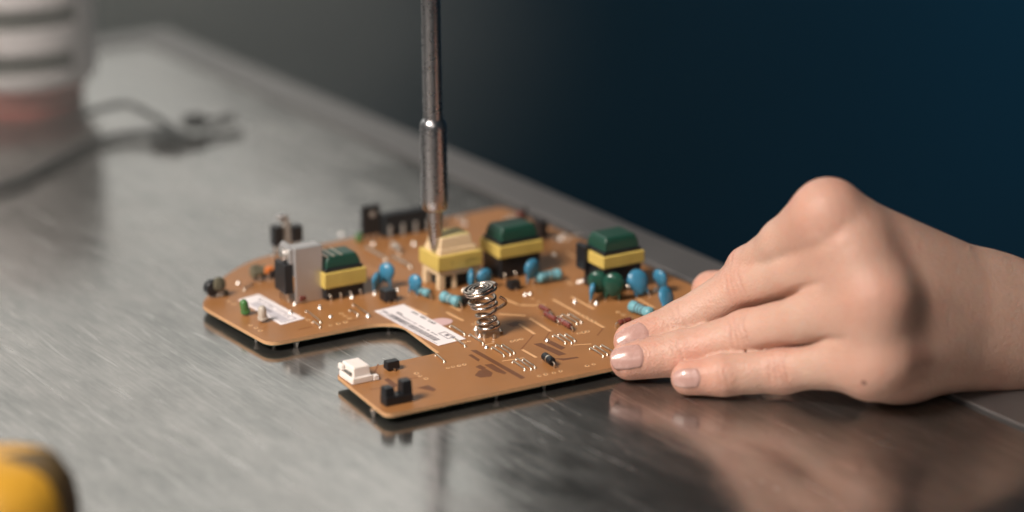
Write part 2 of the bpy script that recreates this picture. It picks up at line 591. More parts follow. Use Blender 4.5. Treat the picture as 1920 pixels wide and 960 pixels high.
# ---- transformers
def transformer(px, w, d, z1, z2, z3, label, body='black', top='green_core', legs=False, tape=True, flange=False, stripes=False):
    t = empty('transformer', B(*px), (0, 0, AX), board)
    t['label'] = label
    o = 0.8
    if legs:
        for x0 in (o, w - o - 2.6):
            for y0 in (o, d - o - 2.6):
                MB().box(x0, x0 + 2.6, y0, y0 + 2.6, 0, z1 - 2.2).build('leg', M[body], t, bevel=0.35)
        m = MB().box(o, w - o, o, d - o, z1 - 2.2, z1 + 0.2)
        m.build('bobbin', M[body], t, bevel=0.4)
        MB().box(3.2, w - 3.2, 3.0, d - 3.0, 0.4, z1 - 2.1).build('winding', M['black_matte'], t, bevel=0.4)
        for x in (7.4,):
            MB().box(x - 0.9, x + 0.9, 1.0, 2.8, 0.1, z1 - 2.15, 0.25, 0.25).build('terminal', M['cream'], t, bevel=0.3)
    else:
        MB().box(o, w - o, o, d - o, 0.1, z1 + 0.2).build('bobbin', M[body], t, bevel=0.5)
        if flange:
            MB().box(-1.5, o - 0.02, d - 5.0, d + 1.0, 6.5, z2 + 1.5).build('flange', M[body], t, bevel=0.4)
    if tape:
        MB().box(0, w, 0, d, z1, z2).build('tape_band', M['tape'], t, bevel=0.35)
        MB().box(w * 0.36, w * 0.62, -0.09, 0.0, z1 + 0.25, z2 - 0.12).build('tape_end', M['tape'], t)
    if not legs:
        for k in range(4):
            x = 2.4 + (w - 4.8) * k / 3
            MB().tube([(x, o - 0.5, -0.1), (x, o - 0.45, 1.6), (x, o + 0.2, 2.0)], 0.32, 7).build('lead', M['wire'], t)
    h = z3 - z2
    if legs:
        MB().box(1.4, w - 1.4, 1.3, d - 1.3, z2 - 0.5, z2 + h * 0.32, 0.3, 0.3).build('bobbin_top', M[top], t, bevel=0.4)
        MB().box(2.0, w - 2.6, 2.0, d - 1.8, z2 + h * 0.32 - 0.2, z3 - 0.25, 0.7, 0.6).build('bobbin_top', M[top], t, bevel=0.5)
        MB().box(3.0, w - 3.6, 2.9, d - 2.6, z3 - 0.3, z3, 0.15, 0.15).build('paper_cap', M['pale_paper'], t, bevel=0.1)
    else:
        MB().box(0.9, w - 0.9, 1.0, d - 1.0, z2 - 0.4, z2 + 1.2).build('core_shoulder', M['black'], t, bevel=0.3)
        MB().box(1.5, w - 1.3, 1.6, d - 1.4, z2 + 1.1, z3 - 1.6, 0.5, 0.5).build('core', M[top], t, bevel=0.45)
        MB().box(2.0, w - 1.8, 2.1, d - 1.9, z3 - 1.7, z3, 0.9, 0.8).build('core_cap', M[top], t, bevel=0.5, seg=3)
    if stripes:
        for x in (2.4, 5.0, 8.0):
            MB().tube([(x, 2.6, z3 + 0.05), (x, d - 2.6, z3 + 0.05)], 0.26, 6).build('clip_wire', M['wire'], t)  # thin bright rods stand in for glints along the core's top
    return t


T1 = transformer((610, 567), 16.4, 14.0, 4.6, 10.2, 15.4, 'green topped transformer beside the folded heat sink', stripes=True)
TCR = transformer((822, 549), 18.0, 14.2, 7.4, 12.9, 19.0, 'cream plastic transformer on four legs under the screwdriver bit', 'cream', 'cream', legs=True)
T2 = transformer((937, 527), 18.2, 14.6, 8.0, 12.5, 18.4, 'green topped transformer beside the cream one, at the back')
T3 = transformer((1131, 556), 17.2, 15.0, 9.8, 14.2, 20.2, 'green topped transformer behind the two green capacitors', flange=True)


def text(body, size, name, material, parent, loc, rot):
    c = bpy.data.curves.new(name, 'FONT')
    c.body = body
    c.size = size * S
    c.extrude = 0.00001
    c.materials.append(material)
    tmp = bpy.data.objects.new(name, c)
    COL.objects.link(tmp)
    bpy.context.view_layer.update()
    me = bpy.data.meshes.new_from_object(tmp.evaluated_get(bpy.context.evaluated_depsgraph_get()))
    bpy.data.objects.remove(tmp)
    o = bpy.data.objects.new(name, me)
    if not me.materials:
        me.materials.append(material)
    COL.objects.link(o)
    o.parent = parent
    o.location = Vector(loc) * S
    o.rotation_euler = rot
    return o


text('CEM  109N', 2.3, 'printed_code', M['tape_ink'], TCR, (5.2, -0.02, 9.2), (math.radians(90), 0, 0))

# ---- heat sink with transistor, at the left
hs = empty('heat_sink', B(556, 571), (0, 0, AX), board)
hs['label'] = 'folded aluminium heat sink standing beside a green topped transformer'
MB().box(0, 10.4, 0, 1.2, 0, 20.0).build('plate', M['aluminium'], hs, bevel=0.3)
MB().box(0, 1.2, 1.22, 11.5, 9.5, 20.0).build('side_plate', M['aluminium'], hs, bevel=0.25)
MB().box(0.0, 10.4, 1.22, 6.0, 18.9, 20.05).build('top_fold', M['aluminium'], hs, bevel=0.3)
MB().box(-3.4, -0.02, 1.6, 10.4, 3.6, 14.2, 0.2, 0.2).build('transistor_body', M['black'], hs, bevel=0.3)
MB().box(-1.2, -0.02, 1.6, 10.4, 14.2, 19.6).build('metal_tab', M['aluminium'], hs, bevel=0.2)
MB().lathe([(2.3, 0), (2.3, 0.9), (1.7, 1.5), (0.7, 1.7)], 16).build('screw', M['solder'], hs, loc=(-1.25, 5.6, 16.9), rot=(0, math.radians(-90), 0))
for y in (3.2, 6.0, 8.8):
    MB().box(-2.2, -1.5, y - 0.4, y + 0.4, 0, 3.7).build('lead', M['wire'], hs)

# ---- bracket with two transistors behind it
bk = empty('transistor_pair', B(541, 487), (0, 0, AX), board)
bk['label'] = 'two black transistors clamped by a pale bracket at the far left'
MB().box(-5.2, -1.7, 0, 4.2, 5.5, 13.0).build('transistor_body', M['black'], bk, bevel=0.3)
MB().box(1.9, 6.0, -0.4, 3.8, 6.2, 12.2).build('transistor_body', M['black'], bk, bevel=0.3)
MB().box(-1.6, 1.8, 0.2, 3.2, 0, 14.5, 0.2, 0.2).build('bracket', M['grey_plastic'], bk, bevel=0.4)
MB().box(-3.4, 1.0, 0.4, 3.4, 15.2, 17.0, 0.3, 0.3).build('clip', M['aluminium'], bk, bevel=0.5)
MB().box(-1.0, 0.6, 1.0, 2.6, 14.4, 15.4).build('clip_neck', M['aluminium'], bk)
for x in (-4.6, -2.6, 2.6, 4.8):
    MB().box(x - 0.3, x + 0.3, 1.4, 2.0, 0, 6.3).build('lead', M['wire'], bk)

# ---- trimmer, fuse and lamps at the left end
tm = empty('trimmer', B(406, 556), (0, 0, AX), board)
tm['label'] = 'small round black trimmer at the left tip of the board'
MB().lathe([(2.4, 0), (2.9, 0.6), (2.9, 2.4), (2.3, 3.0), (0.8, 3.1)], 18).build('dial', M['black'], tm, loc=(-1.6, 1.6, 3.6), rot=(math.radians(90), 0, 0))
MB().lathe([(2.3, 0), (2.5, 0.5), (2.5, 1.9), (1.9, 2.3)], 18).build('dial', M['olive'], tm, loc=(0.4, 0.2, 4.3), rot=(math.radians(70), 0, 0.3))
MB().box(-0.6, 2.8, -1.4, 1.0, 0, 3.4, 0.3, 0.2).build('body', M['grey_plastic'], tm, bevel=0.4)
MB().box(2.9, 4.6, -0.8, 0.8, 0, 2.0, 0.3, 0.3).build('foot', M['olive'], tm, bevel=0.3)

fu = empty('coil_choke', B(502, 526), (0, 0, AX), board)
fu['label'] = 'orange and black choke lying near the left heat sink'
MB().lathe([(1.4, -3), (2.2, -2.6), (2.2, 2.6), (1.4, 3)], 14, 'x').build('core', M['olive'], fu, loc=(-2.4, 2.2, 3.0))
MB().box(-1.2, 3.0, -0.6, 2.2, 2.6, 4.9, 0.5, 0.4).build('winding', M['orange'], fu, bevel=0.6)
MB().box(0.4, 4.2, -1.6, -0.62, 1.0, 4.0).build('end_cap', M['black'], fu, bevel=0.4)
MB().box(-5.6, -2.0, 1.0, 3.2, 4.8, 6.0, 0.5, 0.5).build('cap', M['olive'], fu, bevel=0.4)
for x in (-3.0, 0.4, 3.0):
    MB().tube([(x, 0.2, 0), (x, 0.2, 2.8)], 0.35, 7).build('lead', M['wire'], fu)


def led(px, material, label, tilt):
    t = empty('light_diode', B(*px), (0, 0, AX), board)
    t['label'] = label
    g = MB().lathe([(1.75, 0), (1.75, 0.8), (1.5, 0.9), (1.5, 3.2), (1.3, 4.2), (0.8, 4.8), (0.02, 5.0)], 18)
    g.build('lens', material, t, loc=(0, 0, 1.0), rot=tilt, smooth=50)
    for x in (-0.6, 0.6):
        MB().tube([(x, 0, -0.2), (x, 0, 1.2)], 0.3, 6).build('lead', M['wire'], t)


led((461, 590), M['led_green'], 'green lens diode at the edge of the left sticker', (0.15, -0.25, 0))
led((493, 603), M['led_clear'], 'clear lens diode at the edge of the left sticker', (0.1, -0.1, 0))


# ---- stickers
def sticker(c, label, round_tab=None):
    q = [B(*p) for p in c]
    t = flat(c, 'sticker', M['paper'], 0.12, 0.06)
    t['label'] = label
    o, ex, ey = q[0], q[3] - q[0], q[1] - q[0]      # ex: long way, ey: short way

    def rect(u0, u1, v0, v1):
        pts = [o + ex * u + ey * v for u, v in ((u0, v0), (u1, v0), (u1, v1), (u0, v1))]
        return [(p.x, p.y) for p in pts]
    return t, rect


def prints(t, rects, name, material, z=0.122):
    m = MB()
    for r in rects:
        m.prism(r, z, z + 0.02)
    return m.build(name, material, t)


t, R = sticker([(702, 584), (757, 571), (873, 636), (822, 649)], 'white printed sticker with a barcode along the notch')
tab = []
cc = B(826, 604)
uu = Vector((math.cos(AX), math.sin(AX), 0))
vv = Vector((-math.sin(AX), math.cos(AX), 0))
for k in range(18):
    q = 2 * math.pi * k / 18
    p = cc + uu * 4.3 * math.cos(q) + vv * 3.6 * math.sin(q)
    tab.append((p.x, p.y))
MB().prism(tab, 0.0, 0.055).build('round_tab', M['pink_paper'], t)
rs = random.Random(3)


def line(u0, u1, v0, v1, fill=0.75):
    out, u = [], u0
    while u < u1:
        w = rs.uniform(0.008, 0.02)
        if rs.random() < fill:
            a = rs.uniform(0, 0.25) * (v1 - v0)
            out.append(R(u, min(u1, u + w), v0 + a, v1 - rs.uniform(0, 0.25) * (v1 - v0)))
        u += w + rs.uniform(0.003, 0.009)
    return out


prints(t, line(0.20, 0.60, 0.80, 0.91, 0.85), 'printed_line', M['ink'])
prints(t, line(0.14, 0.22, 0.42, 0.54, 0.95), 'printed_line', M['ink'])
prints(t, line(0.22, 0.80, 0.38, 0.45, 0.8), 'printed_line', M['ink_grey'])
prints(t, line(0.82, 0.98, 0.62, 0.72, 0.8), 'printed_line', M['ink'])
prints(t, line(0.04, 0.12, 0.12, 0.28, 0.8), 'printed_line', M['ink_grey'])
bars, u = [], 0.14
while u < 0.90:
    w = rs.choice([0.004, 0.006, 0.010])
    bars.append(R(u, u + w, 0.10, 0.30))
    u += w + rs.choice([0.004, 0.006, 0.009])
prints(t, bars, 'barcode', M['ink'])
prints(t, [R(0.05, 0.97, 0.03, 0.05)], 'printed_line', M['ink_grey'])
prints(t, [R(0.76, 0.92, 0.50, 0.53), R(0.76, 0.92, 0.73, 0.76), R(0.76, 0.775, 0.54, 0.72), R(0.905, 0.92, 0.54, 0.60), R(0.82, 0.86, 0.58, 0.66)], 'printed_frame', M['ink_grey'])

t, R = sticker([(446, 563), (485, 552), (571, 598), (527, 610)], 'white printed sticker at the left end of the board')
prints(t, [R(0.10, 0.96, 0.80, 0.84), R(0.16, 0.94, 0.16, 0.19), R(0.94, 0.955, 0.20, 0.79)], 'printed_frame', M['ink_grey'])
prints(t, [R(0.2, 0.92, 0.22, 0.56)], 'printed_field', M['ink_blue'])
prints(t, line(0.16, 0.5, 0.62, 0.74) + line(0.55, 0.9, 0.62, 0.74, 0.5), 'printed_line', M['ink_grey'])
prints(t, line(0.42, 0.60, 0.28, 0.50, 0.9), 'printed_line', M['ink_grey'], 0.144)


# ---- disc capacitors
def capacitor(px, h, r, thick, yaw, lean, label, material='blue', drip=0.35, name='disc_capacitor'):
    """disc on two leads; px: place of the leads, h: height of the disc's middle"""
    t = empty(name, B(*px), (0, 0, AX + math.radians(yaw)), board)
    t['label'] = label
    L = Matrix.Rotation(math.radians(lean[0]), 4, 'X') @ Matrix.Rotation(math.radians(lean[1]), 4, 'Y')
    m = MB().blob((0, 0, h), (r, thick, r * 1.02), 20, 14, drip)
    for s in (-1, 1):
        m.tube([(s * r * 0.5, 0, h - r * 0.6), (s * r * 0.56, 0, h - r * 1.1), (s * r * 0.6, 0, max(0.9, h - r * 1.7))], [thick * 0.55, thick * 0.34, 0.36], 8)
    m.v = [tuple(L @ Vector(p)) for p in m.v]
    m.build('disc', M[material], t, smooth=70)
    for s in (-1, 1):
        a = L @ Vector((s * r * 0.6, 0, max(0.8, h - r * 1.8)))
        MB().tube([(s * r * 0.62, 0, -0.2), (s * r * 0.62, 0, 0.5), tuple(a), tuple(L @ Vector((s * r * 0.56, 0, h - r * 1.1)))], 0.3, 7).build('lead', M['wire'], t)
    return t


capacitor((704, 546), 4.9, 2.5, 1.3, 35, (8, -6), 'blue disc capacitor, lower of the leaning pair beside the left transformer')
capacitor((722, 541), 6.4, 3.1, 1.7, -55, (-6, 4), 'blue disc capacitor, taller of the pair beside the left transformer')
capacitor((774, 554), 5.2, 2.7, 1.5, -60, (-4, 10), 'blue disc capacitor left of the cream transformer')
capacitor((884, 545), 4.8, 3.4, 1.4, 60, (0, 0), 'blue disc capacitor, left one of the pair behind the spring')
capacitor((906, 541), 4.6, 3.3, 1.5, 0, (10, 0), 'blue disc capacitor, right one of the pair behind the spring')
capacitor((997, 533), 6.6, 3.3, 1.6, 10, (6, -4), 'blue disc capacitor before the back transformer')
capacitor((1107, 566), 4.6, 2.3, 1.2, 50, (8, 4), 'small blue disc capacitor left of the green pair')
capacitor((1206, 557), 6.2, 3.9, 1.7, -12, (-18, -14), 'large blue disc capacitor leaning near the right transformer')
capacitor((1246, 547), 5.6, 3.1, 1.5, -75, (14, -10), 'blue disc capacitor leaning towards the table edge')
capacitor((1252, 580), 4.6, 3.6, 1.5, 20, (-28, 22), 'blue disc capacitor with a printed mark next to the fingers')
capacitor((1121, 559), 6.6, 3.7, 1.7, -35, (4, 0), 'dark green capacitor, left one of the upright pair', 'green_epoxy', 0.3, 'film_capacitor')
capacitor((1148, 565), 6.7, 3.9, 1.8, -35, (0, 4), 'dark green capacitor, right one of the upright pair', 'green_epoxy', 0.3, 'film_capacitor')


# ---- resistors and diodes
def resistor(a, b, r, label, material='resistor', bands=('ink', 'wire', 'ink'), h=None, name='resistor', plump=1.18):
    p, q = B(*a), B(*b)
    d = q - p
    L = d.length
    h = r + 0.5 if h is None else h
    t = empty(name, p, (0, 0, math.atan2(d.y, d.x)), board)
    t['label'] = label
    MB().lathe([(r * 0.4, 0), (r * 0.9, L * 0.03), (r * plump, L * 0.08), (r * plump, L * 0.2), (r, L * 0.27), (r, L * 0.73), (r * plump, L * 0.8),
                (r * plump, L * 0.92), (r * 0.9, L * 0.97), (r * 0.4, L)], 18, 'x').build('body', M[material], t, loc=(0, 0, h), smooth=50)
    for k, bm in enumerate(bands):
        x = L * (0.36 + 0.14 * k)
        MB().lathe([(r * 1.02, x - L * 0.022), (r * 1.02, x + L * 0.022)], 18, 'x').build('band', M[bm], t, loc=(0, 0, h))
    for x0, s in ((0, -1), (L, 1)):
        MB().tube([(x0, 0, h), (x0 + s * 0.8, 0, h), (x0 + s * 1.3, 0, h * 0.7), (x0 + s * 1.3, 0, -0.2)], 0.3, 7).build('lead', M['wire'], t)
    return t


resistor((1006, 533), (1052, 525), 1.75, 'pale blue resistor lying before the back transformer', h=2.4)
resistor((829, 566), (861, 578), 1.75, 'pale blue resistor below the cream transformer, nearest the spring', h=2.2)
resistor((781, 551), (804, 561), 1.3, 'small pale blue resistor left of the cream transformer', h=2.0)
resistor((1182, 583), (1222, 599), 1.8, 'pale blue resistor with dark bands next to the fingertips', bands=('ink', 'ink', 'ink'), h=2.0)
resistor((1013, 581), (1030, 591), 0.85, 'brown glass diode, farthest of three in a row', 'brown', ('ink',), name='glass_diode', plump=1.0)
resistor((1022, 595), (1043, 607), 0.95, 'brown glass diode, middle of three in a row', 'brown', ('ink',), name='glass_diode', plump=1.0)
resistor((1049, 607), (1070, 620), 0.95, 'brown glass diode, nearest of three in a row', 'brown', ('wire',), name='glass_diode', plump=1.0)
resistor((1160, 612), (1182, 606), 0.9, 'brown glass diode just behind the fingertips', 'brown', ('wire',), name='glass_diode', plump=1.0)
resistor((560, 569), (571, 566), 1.3, 'small red brown diode at the foot of the heat sink', 'brown', ('ink',), name='glass_diode', plump=1.0)
resistor((1020, 677), (1036, 688), 1.35, 'black diode with a silver band near the front edge', 'black', (), name='power_diode', plump=1.0)
dd = bpy.data.objects['power_diode']
MB().lathe([(1.38, 0), (1.38, 0.75)], 18, 'x').build('band', M['wire'], dd, loc=(3.0, 0, 1.85))
resistor((736, 466), (748, 474), 0.9, 'tiny grey resistor behind the screwdriver bit', 'grey_plastic', (), name='resistor', plump=1.0, h=1.9)

# ---- small black chips
def chip(px, w, d, h, label, name='chip', material='black', pins_=2, yaw=0):
    t = empty(name, B(*px), (0, 0, AX + math.radians(yaw)), board)
    t['label'] = label
    MB().box(0, w, 0, d, 0.5, h, 0.15, 0.15).build('body', M[material], t, bevel=0.25)
    for k in range(pins_):
        x = w * (k + 0.5) / pins_
        MB().box(x - 0.3, x + 0.3, -0.7, 0.0, 0, 1.0).build('lead', M['wire'], t)
        MB().box(x - 0.3, x + 0.3, d, d + 0.7, 0, 1.0).build('lead', M['wire'], t)
    return t


chip((722, 570), 5.0, 4.6, 4.4, 'square black chip between the left transformer and the cream one', pins_=2)
chip((727, 698), 4.6, 3.2, 3.2, 'small black block near the white connector', pins_=1)
chip((870, 575), 5.2, 4.0, 3.0, 'black chip under the blue pair behind the spring', pins_=2)
chip((957, 547), 4.4, 3.4, 3.4, 'black chip before the back transformer', pins_=1)

# ---- slotted optical sensor at the front
ps = empty('slot_sensor', B(724, 764), (0, 0, AX), board)
ps['label'] = 'black fork shaped slot sensor on the front arm of the board'
MB().box(0, 9.6, 0, 4.2, 0.05, 3.0).build('base', M['black'], ps, bevel=0.3)
MB().box(0, 3.4, 0.2, 4.0, 2.9, 6.0, 0.15, 0.15).build('prong', M['black'], ps, bevel=0.3)
MB().box(6.0, 9.6, 0.2, 4.0, 2.9, 7.2, 0.15, 0.15).build('prong', M['black'], ps, bevel=0.3)

# ---- white connector
cn = empty('connector', B(663, 722), (0, 0, AX), board)
cn['label'] = 'white plastic plug connector at the front tip of the board'
MB().box(-0.5, 7.0, -0.2, 9.4, 0.05, 2.2, 0.1, 0.1).build('base', M['white_plastic'], cn, bevel=0.3)
MB().box(0.3, 6.6, 0.6, 9.2, 2.1, 5.4, 0.25, 0.3).build('housing', M['white_plastic'], cn, bevel=0.4)
MB().box(-1.0, 0.28, 6.2, 9.2, 3.0, 4.9, 0.1, 0.2).build('latch', M['white_plastic'], cn, bevel=0.3)
MB().box(7.0, 9.2, -0.4, 2.0, 0.05, 1.8, 0.2, 0.2).build('foot', M['white_plastic'], cn, bevel=0.3)
MB().box(-0.55, 0.31, 1.6, 5.4, 2.9, 3.5).build('slot', M['device_dark'], cn)

# ---- black rail, power switch and odd parts at the far edge
rl = empty('terminal_rail', B(722, 447), (0, 0, AX), board)
rl['label'] = 'long dark connector rail at the far edge behind the screwdriver'
MB().box(0, 22, 0, 4.5, 0.05, 8.8, 0.2, 0.3).build('housing', M['black_matte'], rl, bevel=0.4)
for x in (2.2, 7.6, 13.0, 18.4):
    MB().box(x - 0.6, x + 0.6, -0.7, -0.02, 0, 4.6).build('contact', M['grey_plastic'], rl, bevel=0.15)
sw = empty('power_transistor', B(681, 452), (0, 0, AX), board)
sw['label'] = 'upright black power transistor with a mounting hole at the far edge'
MB().box(0, 7.6, 0, 2.4, 1.8, 13.0, 0.2, 0.2).build('body', M['black'], sw, bevel=0.3)
MB().lathe([(1.2, 0), (1.2, 0.12), (0.8, 0.14)], 16).build('hole', M['grey_plastic'], sw, loc=(4.2, 0.1, 9.8), rot=(math.radians(90), 0, 0))
for x in (1.6, 3.8, 6.0):
    MB().box(x - 0.4, x + 0.4, 0.8, 1.6, 0, 2.0).build('lead', M['wire'], sw)
MB().box(-2.6, -0.2, -0.4, 1.6, 0, 3.4, 0.2, 0.2).build('pad', M['led_green'], sw, bevel=0.3)

for px, w, d, h, lab in [((1014, 452), 3.2, 6.5, 7.4, 'upright dark part right of the back transformer'),
                         ((973, 420), 2.2, 2.2, 4.4, 'small dark red part behind the back transformer'),
                         ((984, 417), 1.2, 1.4, 6.2, 'thin dark post behind the back transformer')]:
    t = empty('upright_part', B(*px), (0, 0, AX), board)
    t['label'] = lab
    MB().box(0, w, 0, d, 1.0, h, 0.15, 0.15).build('body', M['black'] if 'red' not in lab else M['brown'], t, bevel=0.25)
    MB().box(w * 0.3, w * 0.7, d * 0.3, d * 0.7, 0, 1.05).build('lead', M['wire'], t)
for px in ((948, 416), (958, 411), (1042, 452), (1078, 446), (862, 414)):
    t = empty('ceramic_chip', B(*px), (0, 0, AX), board)
    t['label'] = 'tiny pale ceramic chip near the far edge'
    MB().box(0, 2.6, 0, 1.3, 0, 1.1, 0.1, 0.1).build('body', M['grey_plastic'], t, bevel=0.2)
    MB().box(-0.45, 0, 0, 1.3, 0, 1.15).build('end_cap', M['solder'], t, bevel=0.1)
    MB().box(2.6, 3.05, 0, 1.3, 0, 1.15).build('end_cap', M['solder'], t, bevel=0.1)

# ---- coil spring contact
sp = empty('coil_spring', B(919, 627), (0, 0, 0), board)
sp['label'] = 'shiny coiled spring contact standing upright on the board'
path = []
H = 14.8
for k in range(0, 6 * 28 + 1):
    t_ = k / (6 * 28)
    q = 2 * math.pi * k / 28
    z = 0.6 + H * t_ ** 0.95
    r = 3.4 + 0.35 * math.sin(t_ * 11 + 1) + 2.1 * max(0, (t_ - 0.45) / 0.55) ** 1.2 + 0.5 * max(0, 0.2 - t_)
    path.append((r * math.cos(q) - 3.4 * t_, r * math.sin(q) + 0.5 * t_, z + 0.5 * math.sin(q * 0.37) + 0.10 * r * math.cos(q) * t_))
MB().tube(path, 0.6, 9).build('coil', M['spring'], sp, smooth=70)
path = []
for k in range(0, 3 * 30 + 1):
    q = 2 * math.pi * k / 30 + 0.2
    r = 5.6 - 1.35 * k / 30
    path.append((r * math.cos(q) - 3.5, r * math.sin(q) * 0.98 + 0.5, H + 1.2 + 0.16 * r * math.cos(q) * 1.4))
MB().tube(path, 0.66, 9).build('end_coil', M['spring'], sp, smooth=70)
path = [(2.2 + 3.2 * math.cos(a), 1.0 + 2.6 * math.sin(a), H - 1.0 - (a + 1.2) * 2.2) for a in [x * 0.2 - 1.2 for x in range(20)]]
MB().tube(path, 0.55, 8).build('wire_tail', M['spring'], sp, smooth=70)
for x, y in ((-4.5, -0.5), (-1.8, -3.6), (1.4, -3.8)):
    MB().tube([(x, y, -0.2), (x, y, 1.5)], [0.7, 0.45], 8).build('foot', M['wire'], sp)

# ------------------------------------------------------------------ screwdriver
tip = P(817, 477, BZ + 12.4)
upv = Vector(P(811, -60, 0) * 0)
sd = empty('screwdriver', tip, (math.radians(-1.5), math.radians(-0.6), 0))
tag(sd, 'upright steel screwdriver with cross bit touching the cream transformer', 'screwdriver')
MB().lathe([(2.9, 15.8), (4.0, 16.6), (4.55, 17.6), (4.62, 21), (4.62, 46), (4.5, 47.6), (3.9, 48.6), (3.35, 49.2)], 36).build('collar', M['steel_bit'], sd, smooth=40)
hexa = []
MB().lathe([(3.3, 48.8), (3.3, 190)], 40).build('shaft', M['steel_bit'], sd, smooth=40)
bm_ = MB()
n = 40
prof = [(0.35, 0.0), (0.9, 0.4), (1.7, 2.4), (2.15, 4.6), (2.45, 7.0), (2.6, 9.5), (2.6, 12.0), (2.7, 16.2)]
rows = []
for r, z in prof:
    row = []
    for k in range(n):
        q = 2 * math.pi * k / n
        g = max(0, math.cos(2 * (q - 0.6) * 2) * 0.5 + 0.5)
        depth = max(0.0, 1 - z / 11.0) ** 0.7
        rr = r * (1 - 0.48 * depth * (g ** 2.2)) if z < 11 else r
        row.append((rr * math.cos(q), rr * math.sin(q), z))
    rows.append(row)
vv_, ff_ = [p for r in rows for p in r], []
for i in range(len(rows) - 1):
    for k in range(n):
        ff_.append((i * n + k, i * n + (k + 1) % n, (i + 1) * n + (k + 1) % n, (i + 1) * n + k))
ff_.append(tuple(range(n - 1, -1, -1)))
bm_.add(vv_, ff_).build('cross_bit', M['steel_bit'], sd, smooth=40)

# ------------------------------------------------------------------ blurred white device with red base and cable
p = P(40, 192)
wd = empty('slotted_device', (p[0], p[1], 0))
tag(wd, 'white slotted cylindrical device with a red base at the far left', 'device')
R0 = 33
MB().lathe([(R0 - 5, 0), (R0 - 5, 4.0)], 48).build('base_ring', M['red'], wd, bevel=0.6)
MB().lathe([(R0 - 6, 4.1), (R0 - 6, 6.2)], 48).build('gap_ring', M['device_dark'], wd)
MB().lathe([(R0 - 5, 6.3), (R0 - 4, 7.0), (R0 - 4, 11.9)], 48).build('base_ring', M['red'], wd)
MB().lathe([(R0 - 6, 12.0), (R0 - 1, 12.8), (R0 + 1, 14.4), (R0 + 1.5, 20)], 64).build('body', M['device_white'], wd, smooth=60)
MB().lathe([(R0 - 3, 20), (R0 - 3, 30), ], 64).build('slot', M['device_dark'], wd)
for a0, a1 in ((-110, -100), (-36, 20), (100, 130)):
    MB().lathe([(R0 - 2.9, 20), (R0 + 1.6, 20), (R0 + 1.7, 30), (R0 - 2.9, 30)], 16, a0=math.radians(a0), a1=math.radians(a1)).build('rib', M['device_white'], wd)
MB().lathe([(R0 - 3, 30.02), (R0 + 1.7, 30.1), (R0 + 2, 40), (R0 - 3, 40.1)], 64).build('body', M['device_white'], wd, smooth=60)
MB().lathe([(R0 - 3, 40.2), (R0 - 3, 50)], 64).build('slot', M['device_dark'], wd)
for a0, a1 in ((-32, 10), (80, 120), (-175, -150)):
    MB().lathe([(R0 - 2.9, 40.2), (R0 + 2, 40.2), (R0 + 2, 50), (R0 - 2.9, 50)], 16, a0=math.radians(a0), a1=math.radians(a1)).build('rib', M['device_white'], wd)
MB().lathe([(R0 - 3, 50.1), (R0 + 2, 50.2), (R0 + 2, 72), (R0 - 4, 80), (2, 82)], 64).build('body', M['device_white'], wd, smooth=60)

cab = empty('black_cable', P(330, 262))
o_ = P(330, 262)
tag(cab, 'black cable with a clamp lying on the table by the white device', 'cable')
L_ = lambda x, y, z=3.0: tuple(Vector(P(x, y, z)) - Vector((o_[0], o_[1], 0)))


def spline(pts, n=8):
    pts = [Vector(p) for p in pts]
    out = []
    for i in range(len(pts) - 1):
        p0, p1, p2, p3 = pts[max(0, i - 1)], pts[i], pts[i + 1], pts[min(len(pts) - 1, i + 2)]
        for j in range(n):
            t = j / n
            out.append(0.5 * ((2 * p1) + (p2 - p0) * t + (2 * p0 - 5 * p1 + 4 * p2 - p3) * t * t + (3 * p1 - p0 - 3 * p2 + p3) * t ** 3))
    return out + [pts[-1]]


MB().tube(spline([L_(-200, 395, 2.2), L_(-60, 362, 2.2), L_(30, 342, 2.2), L_(110, 302, 2.2), L_(190, 262, 2.4), L_(280, 248, 3.2), L_(330, 246, 4.2)]), 1.6, 10).build('cable', M['rubber'], cab)
MB().tube(spline([L_(150, 215, 9), L_(230, 196, 9), L_(280, 215, 7), L_(320, 240, 4.5)]), 1.4, 10).build('cable', M['rubber'], cab)
m = MB().blob(L_(318, 256, 3.2), (9, 6, 2.6), 16, 10)
m.blob(L_(365, 228, 5.0), (6, 4.5, 3.6), 16, 10)
m.build('clamp', M['rubber'], cab, smooth=80)
MB().tube(spline([L_(370, 232, 4), L_(400, 226, 2.2), L_(440, 216, 1.2)]), [1.1] * 16 + [0.6], 8).build('prong', M['rubber'], cab)
MB().tube(spline([L_(360, 258, 3), L_(400, 256, 1.8), L_(455, 248, 1.0)]), [1.0] * 16 + [0.6], 8).build('prong', M['rubber'], cab)

# ------------------------------------------------------------------ yellow handle in the foreground
zt = 36.0
p = P(0, 922, zt - 10)
yh = empty('yellow_handle', (p[0], p[1], 0))
tag(yh, 'blurred yellow rounded tool handle with a dark side at the lower left', 'handle')
HR = 21.0
prof = [(HR * 0.82, 0), (HR, 3), (HR, zt - 14), (HR * 0.95, zt - 8), (HR * 0.80, zt - 3.0), (HR * 0.55, zt - 0.8), (0.01, zt)]
MB().lathe(prof, 48, a0=math.radians(35), a1=math.radians(-30 + 360)).build('shell', M['yellow'], yh, smooth=50)
MB().lathe([(r * 0.985, z) for r, z in prof], 12, a0=math.radians(-30), a1=math.radians(35)).build('grip_insert', M['brown_rubber'], yh, smooth=50)  # shade on the handle's right side, painted as a dark sector


# ------------------------------------------------------------------ the hand
def seg(p, a, b, r1, r2):
    ba = b - a
    pa = p - a
    h = np.clip(pa @ ba / (ba @ ba), 0, 1)
    return np.linalg.norm(pa - h[:, None] * ba, axis=1) - (r1 + (r2 - r1) * h)


def smin(a, b, k):
    h = np.maximum(k - np.abs(a - b), 0) / k
    return np.minimum(a, b) - h * h * k * 0.25


def J(x, y, z):
    return np.array(P(x, y, z), dtype=float)


